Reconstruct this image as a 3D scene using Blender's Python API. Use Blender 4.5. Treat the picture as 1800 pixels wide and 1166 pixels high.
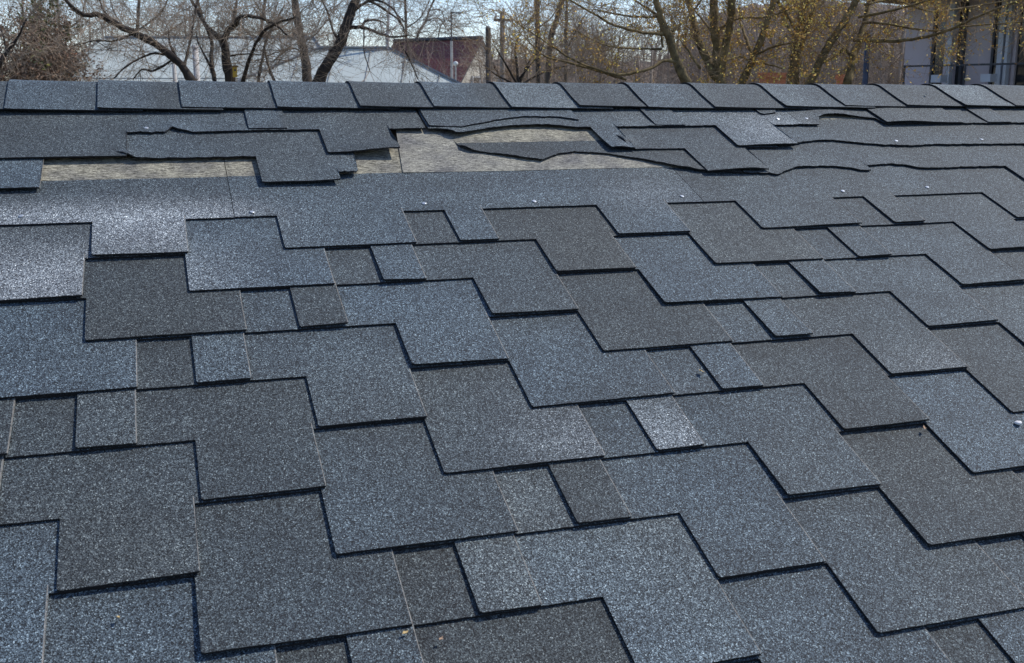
import bpy, math, random
from mathutils import Vector, Matrix, noise
R_ = math.radians
scn = bpy.context.scene
for o in list(bpy.data.objects): bpy.data.objects.remove(o)
C = scn.collection

# ------------------------------------------------------------------ camera
F = 1887.96                                   # focal length in pixels of an 1800 px wide frame
V0, DN = -0.82996, 1.0489                     # where the lens is, in roof coordinates (metres)
CR = ((0.95047994, -0.28482033, 0.12435939), (-0.0660598, -0.5761531, -0.81466785), (0.30368402, 0.76611029, -0.56643714))
cp = math.atan(0.0660598/0.30368402)
up_cam = Vector((0, -math.cos(cp), -math.sin(cp)))
nrm = Vector((CR[0][2], CR[1][2], CR[2][2]))
SLOPE = math.acos(up_cam.dot(nrm))            # roof pitch
ROOF_M = Matrix.Translation((0, 0, 3.67)) @ Matrix.Rotation(SLOPE, 4, 'X')
cx, cy, cz = Vector(CR[0]), -Vector(CR[1]), -Vector(CR[2])
cm = Matrix(((cx.x, cy.x, cz.x, 0), (cx.y, cy.y, cz.y, V0), (cx.z, cy.z, cz.z, DN), (0, 0, 0, 1)))
CAMM = ROOF_M @ cm
camd = bpy.data.cameras.new('camera'); cam = bpy.data.objects.new('camera', camd); C.objects.link(cam)
cam.matrix_world = CAMM
camd.sensor_width = 36; camd.lens = F/1800*36; camd.clip_start = .05; camd.clip_end = 3000
camd.dof.use_dof = True; camd.dof.focus_distance = 2.6; camd.dof.aperture_fstop = 18
scn.camera = cam

# ------------------------------------------------------------------ world, sun, exposure
SUN_EL, SUN_AZ = R_(50), R_(80)               # azimuth measured from forward (+Y) towards the right (+X)
w = bpy.data.worlds.new("World"); scn.world = w; w.use_nodes = True
nt = w.node_tree; bg = nt.nodes['Background']
sky = nt.nodes.new('ShaderNodeTexSky'); sky.sky_type = 'NISHITA'; sky.sun_disc = False
sky.sun_elevation = SUN_EL; sky.sun_rotation = SUN_AZ
sky.air_density = 1.0; sky.dust_density = 0.3; sky.ozone_density = 2.5; sky.altitude = 200
tint = nt.nodes.new('ShaderNodeMix'); tint.data_type = 'RGBA'; tint.blend_type = 'MULTIPLY'; tint.inputs[0].default_value = 1
tint.inputs[7].default_value = (1.02, 1.0, 1.10, 1); nt.links.new(sky.outputs[0], tint.inputs[6])
nt.links.new(tint.outputs[2], bg.inputs[0]); bg.inputs[1].default_value = 0.15
sl = bpy.data.lights.new('sun', 'SUN'); sl.energy = 4.0; sl.angle = R_(.5); sl.color = (1, .95, .87)
so = bpy.data.objects.new('sun', sl); C.objects.link(so)
sd = Vector((math.sin(SUN_AZ)*math.cos(SUN_EL), math.cos(SUN_AZ)*math.cos(SUN_EL), math.sin(SUN_EL)))
so.rotation_euler = sd.to_track_quat('Z', 'Y').to_euler(); so.location = (0, 0, 30)
scn.view_settings.view_transform = 'Standard'; scn.view_settings.look = 'None'
scn.view_settings.exposure = 0.25; scn.view_settings.gamma = 1

# ------------------------------------------------------------------ helpers
CL = CAMM.translation
AX, AY, AZ = (CAMM.to_3x3() @ Vector(v) for v in ((1, 0, 0), (0, 1, 0), (0, 0, -1)))
def at(px, py, D):
    """world point D metres in front of the lens, in the direction of a photo pixel"""
    return CL + AX*((px-900)/F*D) - AY*((py-583)/F*D) + AZ*D
def link(o, parent=None):
    C.objects.link(o)
    if parent is not None: o.parent = parent
    return o
def mesh(name, verts, faces, mats, parent=None, mi=None, smooth=False):
    me = bpy.data.meshes.new(name); me.from_pydata(verts, [], faces)
    for m in (mats if isinstance(mats, (list, tuple)) else [mats]): me.materials.append(m)
    if mi: me.polygons.foreach_set('material_index', mi)
    if smooth: me.polygons.foreach_set('use_smooth', [True]*len(me.polygons))
    me.update()
    return link(bpy.data.objects.new(name, me), parent)
def thing(name, label, cat, loc=(0, 0, 0), group=None):
    o = bpy.data.objects.new(name, None); o.empty_display_size = .1; C.objects.link(o); o.location = loc
    return tag(o, label, cat, group)
def tag(o, label, cat, group=None, kind=None):
    o['label'] = label; o['category'] = cat
    if group: o['group'] = group
    if kind: o['kind'] = kind
    return o
class MB:
    """collects boxes, prisms and tubes, in coordinates relative to org"""
    def __init__(s, org=(0, 0, 0)): s.v = []; s.f = []; s.o = Vector(org)
    def poly(s, pts):
        b = len(s.v); s.v += [tuple(Vector(p)-s.o) for p in pts]; s.f.append(tuple(range(b, b+len(pts))))
    def hexa(s, p):            # 8 points, bottom ring then top ring
        b = len(s.v); s.v += [tuple(Vector(q)-s.o) for q in p]
        s.f += [tuple(b+i for i in q) for q in ((3, 2, 1, 0), (4, 5, 6, 7), (0, 1, 5, 4), (1, 2, 6, 5), (2, 3, 7, 6), (3, 0, 4, 7))]
    def box(s, c, d, ax=None, ay=None):
        c = Vector(c); ax = ax or Vector((1, 0, 0)); ay = ay or Vector((0, 1, 0)); az = Vector((0, 0, 1))
        x, y, z = d[0]/2, d[1]/2, d[2]/2
        s.hexa([c+ax*(i*x)+ay*(j*y)+az*(k*z) for k in (-1, 1) for i, j in ((-1, -1), (1, -1), (1, 1), (-1, 1))])
    def tube(s, pts, rad, n=5, cap=True):
        pts = [Vector(p)-s.o for p in pts]; b = len(s.v); m = len(pts); ref = None
        for i, p in enumerate(pts):
            d = (pts[min(i+1, m-1)]-pts[max(i-1, 0)])
            if d.length < 1e-9: d = Vector((0, 0, 1))
            d.normalize()
            if ref is None: ref = Vector((0, 0, 1)) if abs(d.z) < .8 else Vector((1, 0, 0))
            a = ref.cross(d)
            if a.length < 1e-6: a = Vector((0, 1, 0)).cross(d)
            a.normalize(); c = d.cross(a); ref = c.cross(a)*-1 if False else ref
            r = rad[i] if isinstance(rad, (list, tuple)) else rad
            for k in range(n):
                t = 2*math.pi*k/n; q = p+a*(r*math.cos(t))+c*(r*math.sin(t)); s.v.append((q.x, q.y, q.z))
        for i in range(m-1):
            for k in range(n):
                k2 = (k+1) % n; s.f.append((b+i*n+k, b+i*n+k2, b+(i+1)*n+k2, b+(i+1)*n+k))
        if cap: s.f.append(tuple(b+k for k in range(n-1, -1, -1))); s.f.append(tuple(b+(m-1)*n+k for k in range(n)))
    def build(s, name, mat, parent=None, smooth=False):
        return mesh(name, s.v, s.f, mat, parent, smooth=smooth)

# ------------------------------------------------------------------ materials
def newmat(name, rough=.8, spec=.3):
    m = bpy.data.materials.new(name); m.use_nodes = True
    b = m.node_tree.nodes['Principled BSDF']; b.inputs['Roughness'].default_value = rough
    b.inputs['Specular IOR Level'].default_value = spec
    return m, m.node_tree, b
def N(t, typ, **kw):
    n = t.nodes.new(typ)
    for k, v in kw.items():
        if k.startswith('i_'): n.inputs[k[2:].replace('_', ' ')].default_value = v
        else: setattr(n, k, v)
    return n
def ramp(t, fac, stops, interp='LINEAR'):
    r = t.nodes.new('ShaderNodeValToRGB'); r.color_ramp.interpolation = interp
    e = r.color_ramp.elements
    while len(e) < len(stops): e.new(.5)
    for q, (p, c) in zip(e, stops): q.position = p; q.color = (*c, 1) if len(c) == 3 else c
    t.links.new(fac, r.inputs[0]); return r.outputs[0]
def mul(t, a, b, fac=1.0, mode='MULTIPLY'):
    m = t.nodes.new('ShaderNodeMix'); m.data_type = 'RGBA'; m.blend_type = mode; m.inputs[0].default_value = fac
    t.links.new(a, m.inputs[6]); t.links.new(b, m.inputs[7]); return m.outputs[2]
def noisy(name, c1, c2, scale=5, rough=.85, detail=6, stretch=None, bump=0, spec=.25, bscale=None):
    m, t, b = newmat(name, rough, spec)
    tc = N(t, 'ShaderNodeTexCoord'); mp = N(t, 'ShaderNodeMapping'); t.links.new(tc.outputs['Object'], mp.inputs[0])
    if stretch: mp.inputs['Scale'].default_value = stretch
    n = N(t, 'ShaderNodeTexNoise', i_Scale=scale, i_Detail=detail, i_Roughness=.65); t.links.new(mp.outputs[0], n.inputs[0])
    t.links.new(ramp(t, n.outputs[0], [(.3, c1), (.7, c2)]), b.inputs['Base Color'])
    if bump:
        bp = N(t, 'ShaderNodeBump', i_Strength=bump, i_Distance=.02); t.links.new(n.outputs[0], bp.inputs['Height']); t.links.new(bp.outputs[0], b.inputs['Normal'])
    return m

def granule_mat():
    m, t, b = newmat('mineral granules', .78, .35)
    tc = N(t, 'ShaderNodeTexCoord'); oc = tc.outputs['Object']
    # slight warp so the grains have no grid feel
    v1 = N(t, 'ShaderNodeTexVoronoi', i_Scale=800.0); t.links.new(oc, v1.inputs['Vector'])
    sp = N(t, 'ShaderNodeSeparateColor'); t.links.new(v1.outputs['Color'], sp.inputs[0])
    g1 = ramp(t, sp.outputs[0], [(0, (.008, .009, .010)), (.23, (.032, .035, .039)), (.47, (.082, .090, .098)), (.72, (.158, .168, .178)), (.90, (.27, .28, .285)), (.975, (.50, .50, .49))], 'CONSTANT')
    v2 = N(t, 'ShaderNodeTexVoronoi', i_Scale=560.0); t.links.new(oc, v2.inputs['Vector'])
    sp2 = N(t, 'ShaderNodeSeparateColor'); t.links.new(v2.outputs['Color'], sp2.inputs[0])
    g2 = ramp(t, sp2.outputs[1], [(0, (.60, .60, .61)), (.6, (1.0, 1.0, 1.0)), (.92, (1.25, 1.25, 1.23)), (1, (1.45, 1.45, 1.42))])
    c = mul(t, g1, g2)
    n1 = N(t, 'ShaderNodeTexNoise', i_Scale=120.0, i_Detail=3.0, i_Roughness=.7); t.links.new(oc, n1.inputs[0])
    c = mul(t, c, ramp(t, n1.outputs[0], [(.3, (.88, .88, .89)), (.7, (1.12, 1.12, 1.11))]))
    v3 = N(t, 'ShaderNodeTexVoronoi', i_Scale=270.0); t.links.new(oc, v3.inputs['Vector'])
    sp3 = N(t, 'ShaderNodeSeparateColor'); t.links.new(v3.outputs['Color'], sp3.inputs[0])
    c = mul(t, c, ramp(t, sp3.outputs[2], [(0, (.84, .84, .85)), (1, (1.17, 1.17, 1.16))]))
    n2 = N(t, 'ShaderNodeTexNoise', i_Scale=9.0, i_Detail=4.0, i_Roughness=.6); t.links.new(oc, n2.inputs[0])
    c = mul(t, c, ramp(t, n2.outputs[0], [(.3, (.84, .84, .85)), (.7, (1.16, 1.16, 1.15))]))
    at_ = N(t, 'ShaderNodeAttribute', attribute_name='tone')
    c = mul(t, c, at_.outputs['Color'])
    t.links.new(c, b.inputs['Base Color'])
    bp = N(t, 'ShaderNodeBump', i_Strength=.55, i_Distance=.0011); t.links.new(v1.outputs['Distance'], bp.inputs['Height'])
    t.links.new(bp.outputs[0], b.inputs['Normal'])
    return m
def backing_mat(name, c_lo, c_hi, dark):
    m, t, b = newmat(name, .9, .2)
    tc = N(t, 'ShaderNodeTexCoord'); mp = N(t, 'ShaderNodeMapping'); t.links.new(tc.outputs['Object'], mp.inputs[0])
    mp.inputs['Scale'].default_value = (60, 260, 1)
    n = N(t, 'ShaderNodeTexNoise', i_Scale=1.0, i_Detail=4.0, i_Roughness=.7); t.links.new(mp.outputs[0], n.inputs[0])
    lines = ramp(t, n.outputs[0], [(.36, dark), (.46, c_lo), (.62, c_hi)])
    wv = N(t, 'ShaderNodeTexWave', i_Scale=52.0, i_Distortion=4.0, i_Detail=3.0); wv.bands_direction = 'Y'; wv.inputs['Detail Scale'].default_value = 1.2
    t.links.new(tc.outputs['Object'], wv.inputs[0])
    lines = mul(t, lines, ramp(t, wv.outputs['Fac'], [(.05, (.55, .55, .56)), (.4, (1.05, 1.05, 1.05))]))
    n2 = N(t, 'ShaderNodeTexNoise', i_Scale=14.0, i_Detail=5.0); t.links.new(tc.outputs['Object'], n2.inputs[0])
    c = mul(t, lines, ramp(t, n2.outputs[0], [(.32, (.62, .62, .66)), (.6, (1.08, 1.06, 1.0))]))
    v = N(t, 'ShaderNodeTexVoronoi', i_Scale=420.0); t.links.new(tc.outputs['Object'], v.inputs['Vector'])
    sp = N(t, 'ShaderNodeSeparateColor'); t.links.new(v.outputs['Color'], sp.inputs[0])
    c = mul(t, c, ramp(t, sp.outputs[0], [(0, (.6, .6, .6)), (1, (1.35, 1.35, 1.35))]))
    t.links.new(c, b.inputs['Base Color'])
    bp = N(t, 'ShaderNodeBump', i_Strength=.4, i_Distance=.001); t.links.new(n.outputs[0], bp.inputs['Height']); t.links.new(bp.outputs[0], b.inputs['Normal'])
    return m
M_GR = granule_mat()
M_EDGE = noisy('asphalt edge', (.008, .008, .009), (.022, .022, .023), 300, .9)
M_DUSTLIT = noisy('dusty sunlit edge', (.09, .088, .08), (.36, .34, .30), 120, .95)  # dusty tone with sunlight painted in, used on right-hand edges only
M_BACK = backing_mat('tan headlap', (.21, .20, .158), (.36, .345, .28), (.035, .033, .032))
M_BACK2 = backing_mat('grey tan backing', (.21, .205, .178), (.325, .318, .275), (.09, .087, .08))
M_WOOD = noisy('deck boards', (.12, .09, .06), (.22, .17, .11), 3, .85, stretch=(2, 30, 30))
M_FASC = noisy('white fascia paint', (.55, .55, .52), (.68, .68, .65), 4, .6)
M_PLAST = noisy('cream render', (.50, .46, .37), (.60, .56, .46), 6, .9, bump=.2)
M_NAIL, _t, _b = newmat('zinc nail', .38, .5); _b.inputs['Base Color'].default_value = (.40, .43, .46, 1); _b.inputs['Metallic'].default_value = .35
M_BARK = noisy('brown bark', (.028, .022, .018), (.10, .080, .062), 9, .95, stretch=(1, 1, .3), bump=.6)
M_BARKD = noisy('dark bark', (.015, .012, .010), (.07, .055, .043), 12, .95, stretch=(1, 1, .3), bump=.6)
M_TWIG = noisy('grey twigs', (.12, .088, .062), (.42, .335, .245), 2, .9)
M_TWIGB = noisy('red brown twigs', (.12, .080, .045), (.36, .25, .14), 2, .9)
M_TWIGF = noisy('hazy brown twigs', (.17, .13, .10), (.40, .32, .25), 1, .9)
M_LICH = noisy('mossy bark', (.028, .020, .012), (.25, .185, .085), 14, .95, bump=.6)
M_BUD, _t, _b = newmat('yellow buds', .7, .2)
_n = N(_t, 'ShaderNodeObjectInfo'); _g = N(_t, 'ShaderNodeNewGeometry')
_t.links.new(ramp(_t, _g.outputs['Random Per Island'], [(0, (.45, .22, .04)), (.5, (.75, .46, .08)), (1, (.85, .72, .20))]), _b.inputs['Base Color'])
M_BIRCH = noisy('white bark', (.28, .26, .24), (.62, .58, .54), 6, .8)
M_LEAFB, _t, _b = newmat('dry brown leaves', .8, .2); _g = N(_t, 'ShaderNodeNewGeometry')
_t.links.new(ramp(_t, _g.outputs['Random Per Island'], [(0, (.07, .045, .030)), (.5, (.17, .10, .065)), (1, (.30, .21, .14))]), _b.inputs['Base Color'])
M_LEAFG, _t, _b = newmat('olive green leaves', .7, .3); _g = N(_t, 'ShaderNodeNewGeometry')
_t.links.new(ramp(_t, _g.outputs['Random Per Island'], [(0, (.025, .035, .012)), (.6, (.07, .085, .022)), (1, (.18, .17, .035))]), _b.inputs['Base Color'])

# ------------------------------------------------------------------ the shingled roof
P = 0.14/1.1; PER = 1.0; TH = .0033; STEP = .0042          # exposure, strip length, thickness, rise per course
XL, XR = -1.36, 3.92; VB = -3
roof = thing('shingled_roof', 'low pitched roof of blue grey asphalt shingles with torn courses below its ridge, filling the foreground', 'roof')
roof.matrix_world = ROOF_M
T = dict(D=(.74, .15), G=(.87, .25), M=(1.0, .6), N=(.94, .45), B=(1.12, 1.0), C=(1.07, .8), L=(1.30, .35), W=(1.5, .2))
TONES = {  # (course, strip): tone of the long, small, middle and wide stretch
(-3, 2): 'DMDD', (-2, 0): 'MBDD', (-2, 1): 'DMDD', (-1, 0): 'BBMB', (-1, 1): 'CMDL', (0, -1): 'MMMB', (0, 0): 'GBMB', (0, 1): 'GLLM', (1, -1): 'MMMN', (1, 0): 'DDDG', (1, 1): 'NDMM',
(2, -1): 'DDDD', (2, 0): 'DDDG', (2, 1): 'GLMD', (2, 2): 'GMDM', (3, 0): 'DGDM', (3, 1): 'CCMN', (3, 2): 'MMMM', (4, 0): 'BBBB', (4, 1): 'DBMM', (5, 0): 'DDGN', (5, 1): 'CMMM', (5, -1): 'BMBB',
(6, -1): 'MMMN', (6, 0): 'BBGD', (6, 1): 'GMNM', (6, 2): 'NMNM', (7, -1): 'MMMN', (7, 0): 'CCCC', (7, 1): 'NNMN', (8, 0): 'DDDD', (8, 1): 'NNNN', (9, -1): 'BNNN', (9, 0): 'MMNN', (9, 1): 'NNNN',
(10, -1): 'GMNG', (10, 0): 'MCLL', (10, 1): 'NNNN', (11, -1): 'NBNC', (11, 0): 'CCMN', (11, 1): 'NNNM'}
# pale worn patches: course range, x, v(rows), radius x, radius v(m), strength, tops of courses they keep off
PATCH = [((6, 6), -.20, 6.35, .22, .12, 1.45), ((7, 7), -.03, 7.55, .15, .10, 1.15), ((7, 7), -.10, 8.15, .20, .055, .85), ((7, 7), .10, 8.1, .07, .04, .55),
         ((2, 2), .62, 2.4, .12, .09, .60), ((2, 2), .80, 2.1, .08, .07, .5), ((10, 10), 1.50, 10.7, .14, .13, .45), ((7, 7), 1.02, 8.3, .10, .08, .25), ((3, 3), 1.32, 3.1, .12, .06, .3),
         ((7, 7), -.29, 8.2, .1, .05, .8)]
def tone_rgb(code, j):
    b, q = T[code]; b *= j*.80
    b *= .95; return (b*(.872-.085*q), b*(1.0+.0*q), b*(1.0+.115*q))
DARK = [(4.1, .42, 1.36, .06, .8)]
LAY = {-3: -.050, -2: -.044, -1: -.036, 0: -.036, 1: -.027, 2: -.018, 3: -.012, 4: -.009, 5: -.005, 6: -.007, 7: .002, 8: .008, 9: -.008, 10: -.034, 11: -.023}   # laying errors
def long_start(k): return (.232-.1833*(7-k)+LAY.get(k, 0))/1.1
def offs(x, v):            # gentle unevenness shared by every layer
    return .0011*noise.noise(Vector((x*2.3, v*2.3, .3))) + .0005*noise.noise(Vector((x*9, v*9, 5.3)))
LIFTS = []                 # (course, x, row, radius, height)
def build_strip(k, m, name='shingle', low=None, xa=None, xb=None, seed=None):
    rng = random.Random((k*131+m*17+9) if seed is None else seed)
    L = long_start(k)+m*PER; a, b = L-.079, L-.079+PER
    code = TONES.get((k, m)) or ''.join(rng.choice('DGNMMCB') for _ in range(4))
    if low is None:
        dv = rng.uniform(-.012, .012); e = .0007
        pts = [(a, 1)]
        for x0, x1 in ((0, .248), (.3336, .4136), (.6664, .830)):
            x0 += L+rng.uniform(-.0015, .0015); x1 += L+rng.uniform(-.0015, .0015)
            c1 = rng.uniform(.002, .004)
            pts += [(x0-e, 1+dv), (x0, .022+dv), (x0+c1, dv), (x1-.0010, dv), (x1, .01+dv), (x1+e, 1+dv)]
        pts += [(b, 1+dv)]
    else:
        pts = [(x, y-k) for x, y in low]; a, b = pts[0][0], pts[-1][0]; dv = 0
    a2, b2 = max(a+.0007, XL, -9 if xa is None else xa), min(b-.0007, XR, 99 if xb is None else xb)
    if b2-a2 < .02: return None
    def lowf(x):
        if x <= pts[0][0]: return pts[0][1]
        for (x0, y0), (x1, y1) in zip(pts, pts[1:]):
            if x <= x1: return y0+(y1-y0)*(x-x0)/max(x1-x0, 1e-9)
        return pts[-1][1]
    xs = sorted(set([round(a2, 5), round(b2, 5)]+[round(p[0], 5) for p in pts if a2 < p[0] < b2]))
    full = [xs[0]]
    for x in xs[1:]:
        g = x-full[-1]; n = max(1, int(math.ceil(g/(.0095 if low is None else .0055)))); x0 = full[-1]
        for i in range(1, n+1): full.append(x0+g*i/n)
    xs = full
    torn = low is not None
    tabs = [(L, L+.248, 0), (L+.3336, L+.4136, 1), (L+.6664, L+.83, 3)]
    tl = [(rng.choice([0, 0, .0006, .0016, .003]), rng.choice([0, 0, .0005, .0014, .003])) for _ in tabs]
    jit = [rng.uniform(.95, 1.05) for _ in range(4)]
    cols = [tone_rgb(c, j) for c, j in zip(code, jit)]
    NV, TOP, GRN = 15, min(3.35, 13.05-k), 2.38
    GRN = 2.50 if k == 8 else 2.38; hard = min(GRN, TOP-.05)
    nr = NV+3
    verts, tone = [], []
    rot = rng.uniform(-.0015, .0015)
    for x in xs:
        lo = lowf(x); rag = (noise.noise(Vector((x*75, k*7.1, m)))*.0007+noise.noise(Vector((x*190, k*3.1, m)))*.0006)/P
        if torn and 1.03 < lo+k-int(lo+k) or torn and lo > .06: rag += (noise.noise(Vector((x*45, k*7.1, m)))*.0030+abs(noise.noise(Vector((x*120, k*5.1, m))))*.0050-.0012)/P
        for j in range(nr+1):
            if j <= NV:
                s = lo+rag+(max(hard-lo, .001*NV))*j/NV if hard > lo else lo+rag+.0008*j
            else:
                base = max(hard, lo+.0008*NV); s = base+(max(TOP, base+.05)-base)*(j-NV)/3
            v = (k+s)*P
            z = STEP*(1-s)+offs(x, v)
            if s < 1 and not torn:
                for (t0, t1, _i), (l0, l1) in zip(tabs, tl):
                    if t0-.003 <= x <= t1+.003:
                        f = min(1, max(0, (x-t0)/(t1-t0))); z += (l0*(1-f)+l1*f)*(1-s)**1.6
            if (k, m) == (8, 0) and s > 2.3: z -= .0027*math.exp(-max(0, x-.648)/.035)
            if torn and k != 11:
                d = (s-lo)*P
                z += (.0016+.0022*max(0, noise.noise(Vector((x*14, k, 2)))))*math.exp(-(d/.022)**2)*(1 if s < 2.3 else .1)
            for (lk, lx, lv, lr, lh) in LIFTS:
                if lk == k:
                    q = ((x-lx)/lr)**2+((v-lv*P)/lr)**2
                    if q < 6: z += lh*math.exp(-q*1.3)
            w1 = .0006*noise.noise(Vector((x*11, v*11, k+3.3)))
            verts.append((x+w1, v+w1*.8+rot*(x-a), z))
            r = x-L
            ci = 3 if r < -.03 else 0 if r < .29 else 1 if r < .4144 else 2 if r < .53 else 3
            c = list(cols[ci])
            big = noise.noise(Vector((x*5, v*5, k*3.7+m)))
            g = 1+.15*big; hu = noise.noise(Vector((x*3.3+20, v*3.3, k*2.1+m))); c = [c[0]*(1-.07*hu), c[1], c[2]*(1+.07*hu)]
            # upper part of each exposed piece kept darker granules
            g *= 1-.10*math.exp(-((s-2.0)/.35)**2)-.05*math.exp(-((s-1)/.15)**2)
            for (ka, kb), x_, v_, rx, rv, am in PATCH:
                if ka <= k <= kb:
                    q = ((x-x_)/rx)**2+((v-v_*P)/rv)**2
                    if q < 5:
                        h = am*math.exp(-q*.9); g += h*1.4
                        hf_ = min(1, 1.3*h/(.4+h)); c = [c[0]*(1-hf_)+c[1]*.955*hf_, c[1], c[2]*(1-hf_)+c[1]*1.0*hf_]
            tone.append((c[0]*g, c[1]*g, c[2]*g, 1))
    nt_ = len(verts); w_ = nr+1
    verts += [(x, y, z-TH) for x, y, z in verts]
    faces, mi = [], []
    nx = len(xs)
    for i in range(nx-1):
        for j in range(nr):
            A = i*w_+j; q = (A, A+w_, A+w_+1, A+1)
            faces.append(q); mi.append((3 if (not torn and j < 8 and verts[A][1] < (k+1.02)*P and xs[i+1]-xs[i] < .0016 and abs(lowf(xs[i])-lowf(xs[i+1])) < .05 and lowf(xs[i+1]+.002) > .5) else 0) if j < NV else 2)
            faces.append(tuple(nt_+u for u in reversed(q))); mi.append(1)
        A, B = i*w_, (i+1)*w_
        faces.append((A, nt_+A, nt_+B, B))
        steep = (xs[i+1]-xs[i]) < .0015
        mi.append(3 if steep and lowf(xs[i+1]) > lowf(xs[i])+.05 else 1)  # right-facing tab sides take the painted sunlit tone, the rest stay dark
    for j in range(nr):
        A = j; faces.append((A, A+1, nt_+A+1, nt_+A)); mi.append(1)
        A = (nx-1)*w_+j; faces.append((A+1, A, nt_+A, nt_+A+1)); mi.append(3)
    o = mesh(name, verts, faces, [M_GR, M_EDGE, M_BACK, M_DUSTLIT], roof, mi)
    ca = o.data.color_attributes.new('tone', 'FLOAT_COLOR', 'POINT')
    flat = [q for t_ in tone+tone for q in t_]; ca.data.foreach_set('color', flat)
    return o

LIFTS += [(10, .505, 10.12, .05, .011), (10, .44, 10.1, .05, .005), (9, .364, 9.25, .05, .005), (9, 1.30, 9.1, .09, .006), (10, 1.03, 10.1, .03, .006),
          (10, .655, 10.85, .02, .005), (11, 1.92, 11.0, .10, .006), (10, 1.48, 10.0, .10, .004), (10, 1.72, 11.5, .09, .006), (9, 1.06, 10.4, .03, .008), (9, -.06, 10.1, .03, .007),
          (10, .045, 11.15, .025, .0025), (8, .66, 10.2, .03, .006), (8, .80, 9.75, .07, .003), (8, 1.15, 9.3, .10, .004), (11, .60, 11.1, .03, .002), (4, .64, 4.0, .03, .003), (0, .03, 0, .1, .003)]
D8 = .08
def sh(l): return [(x, v-D8) for x, v in l]
e = .0007
def tabpts(x0, x1, lo, hi): return [(x0-e, hi), (x0, lo+.02), (x0+.003, lo), (x1-.001, lo), (x1, lo+.01), (x1+e, hi)]
def Lk(k, m): return long_start(k)+m
strips = {}
TORN = {}
GONE = {(8, -1)}
# course 8
l0 = Lk(8, 0)
TORN[(8, 0)] = sh([(.648, 10.92), (.655, 10.47), (.659, 10.34), (.678, 10.22), (.722, 10.10), (.763, 9.96), (.799, 9.83), (.827, 9.76), (.841, 9.84), (.883, 10.04), (.921, 10.10), (.988, 10.01), (1.062, 9.76), (1.131, 9.42), (1.192, 9.20), (1.296, 9.08)])
TORN[(8, 1)] = sh([(1.298, 9.08), (1.362, 9.04), (1.377, 8.98), (1.414, 9.13), (1.454, 9.27), (1.502, 9.29), (1.55, 9.29), (1.594, 9.20), (1.616, 9.09), (1.646, 9.08), (1.650, 9.29), (1.725, 9.32), (1.762, 9.26), (1.791, 9.13), (1.832, 9.09), (1.939, 9.11), (2.040, 9.1)])+tabpts(2.049, 2.207, 8, 9)+[(2.298, 9)]
# course 9
TORN[(9, -1)] = [(Lk(9, -1)-.079, 10)]+tabpts(Lk(9, -1), Lk(9, -1)+.248, 9, 10)+[(-.12, 10.3), (-.085, 10.25), (-.059, 10.06), (-.039, 9.96), (0, 9.97)]+tabpts(.199, .357, 9, 9.97)[:-1]+[(.3575, 9.25), (.365, 9.24), (.395, 9.27), (.400, 9.35), (.403, 9.55), (.398, 9.8), (.402, 10.2), (.464, 10.3)]
TORN[(9, 0)] = [(1.044, 10.9), (1.050, 10.72), (1.056, 10.5), (1.064, 10.1), (1.075, 10.02)]+tabpts(Lk(9, 0)+.6664, Lk(9, 0)+.828, 9.02, 10.02)+[(Lk(9, 0)+.921, 10)]
TORN[(9, 1)] = [(1.466, 10.15)]+sh([(1.516, 10.23), (1.528, 10.27), (1.566, 10.36), (1.61, 10.40), (1.65, 10.37), (1.723, 10.22), (1.768, 10.13), (1.853, 10.08), (1.927, 10.12), (2.033, 10.09), (2.19, 10.08)])+tabpts(2.2085, 2.372, 9, 10)+[(2.464, 10)]
# course 10
TORN[(10, -1)] = [(Lk(10, -1)-.079, 11)]+tabpts(Lk(10, -1), -.0580, 10, 10.93)[:-1]+[(-.0573, 10.93), (-.0405, 10.93), (0.02, 10.94), (.036, 11.13), (.054, 11.02), (.085, 10.93), (.2, 10.97)]+tabpts(.351, .508, 10, 10.98)+[(.596, 11)]
TORN[(10, 0)] = sh([(.6, 11.06), (.622, 11.06), (.639, 11.02), (.649, 10.91), (.659, 10.83), (.677, 10.86), (.72, 11.0), (.782, 11.14), (.857, 11.21), (.934, 11.15), (.968, 11.07), (1.004, 11.05), (1.010, 10.12), (1.014, 10.08), (1.072, 10.08), (1.0727, 11.06)])+[(1.2, 10.99)]+tabpts(Lk(10, 0)+.6664, Lk(10, 0)+.832, 10.02, 11)+[(1.6, 11)]
TORN[(10, 1)] = sh([(1.6, 11.08), (1.648, 11.08), (1.672, 11.42), (1.70, 11.55), (1.74, 11.56), (1.791, 11.48), (1.847, 11.39), (1.856, 11.12), (2.112, 11.10)])+tabpts(2.375, 2.54, 10, 11)+[(2.6, 11)]
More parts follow.
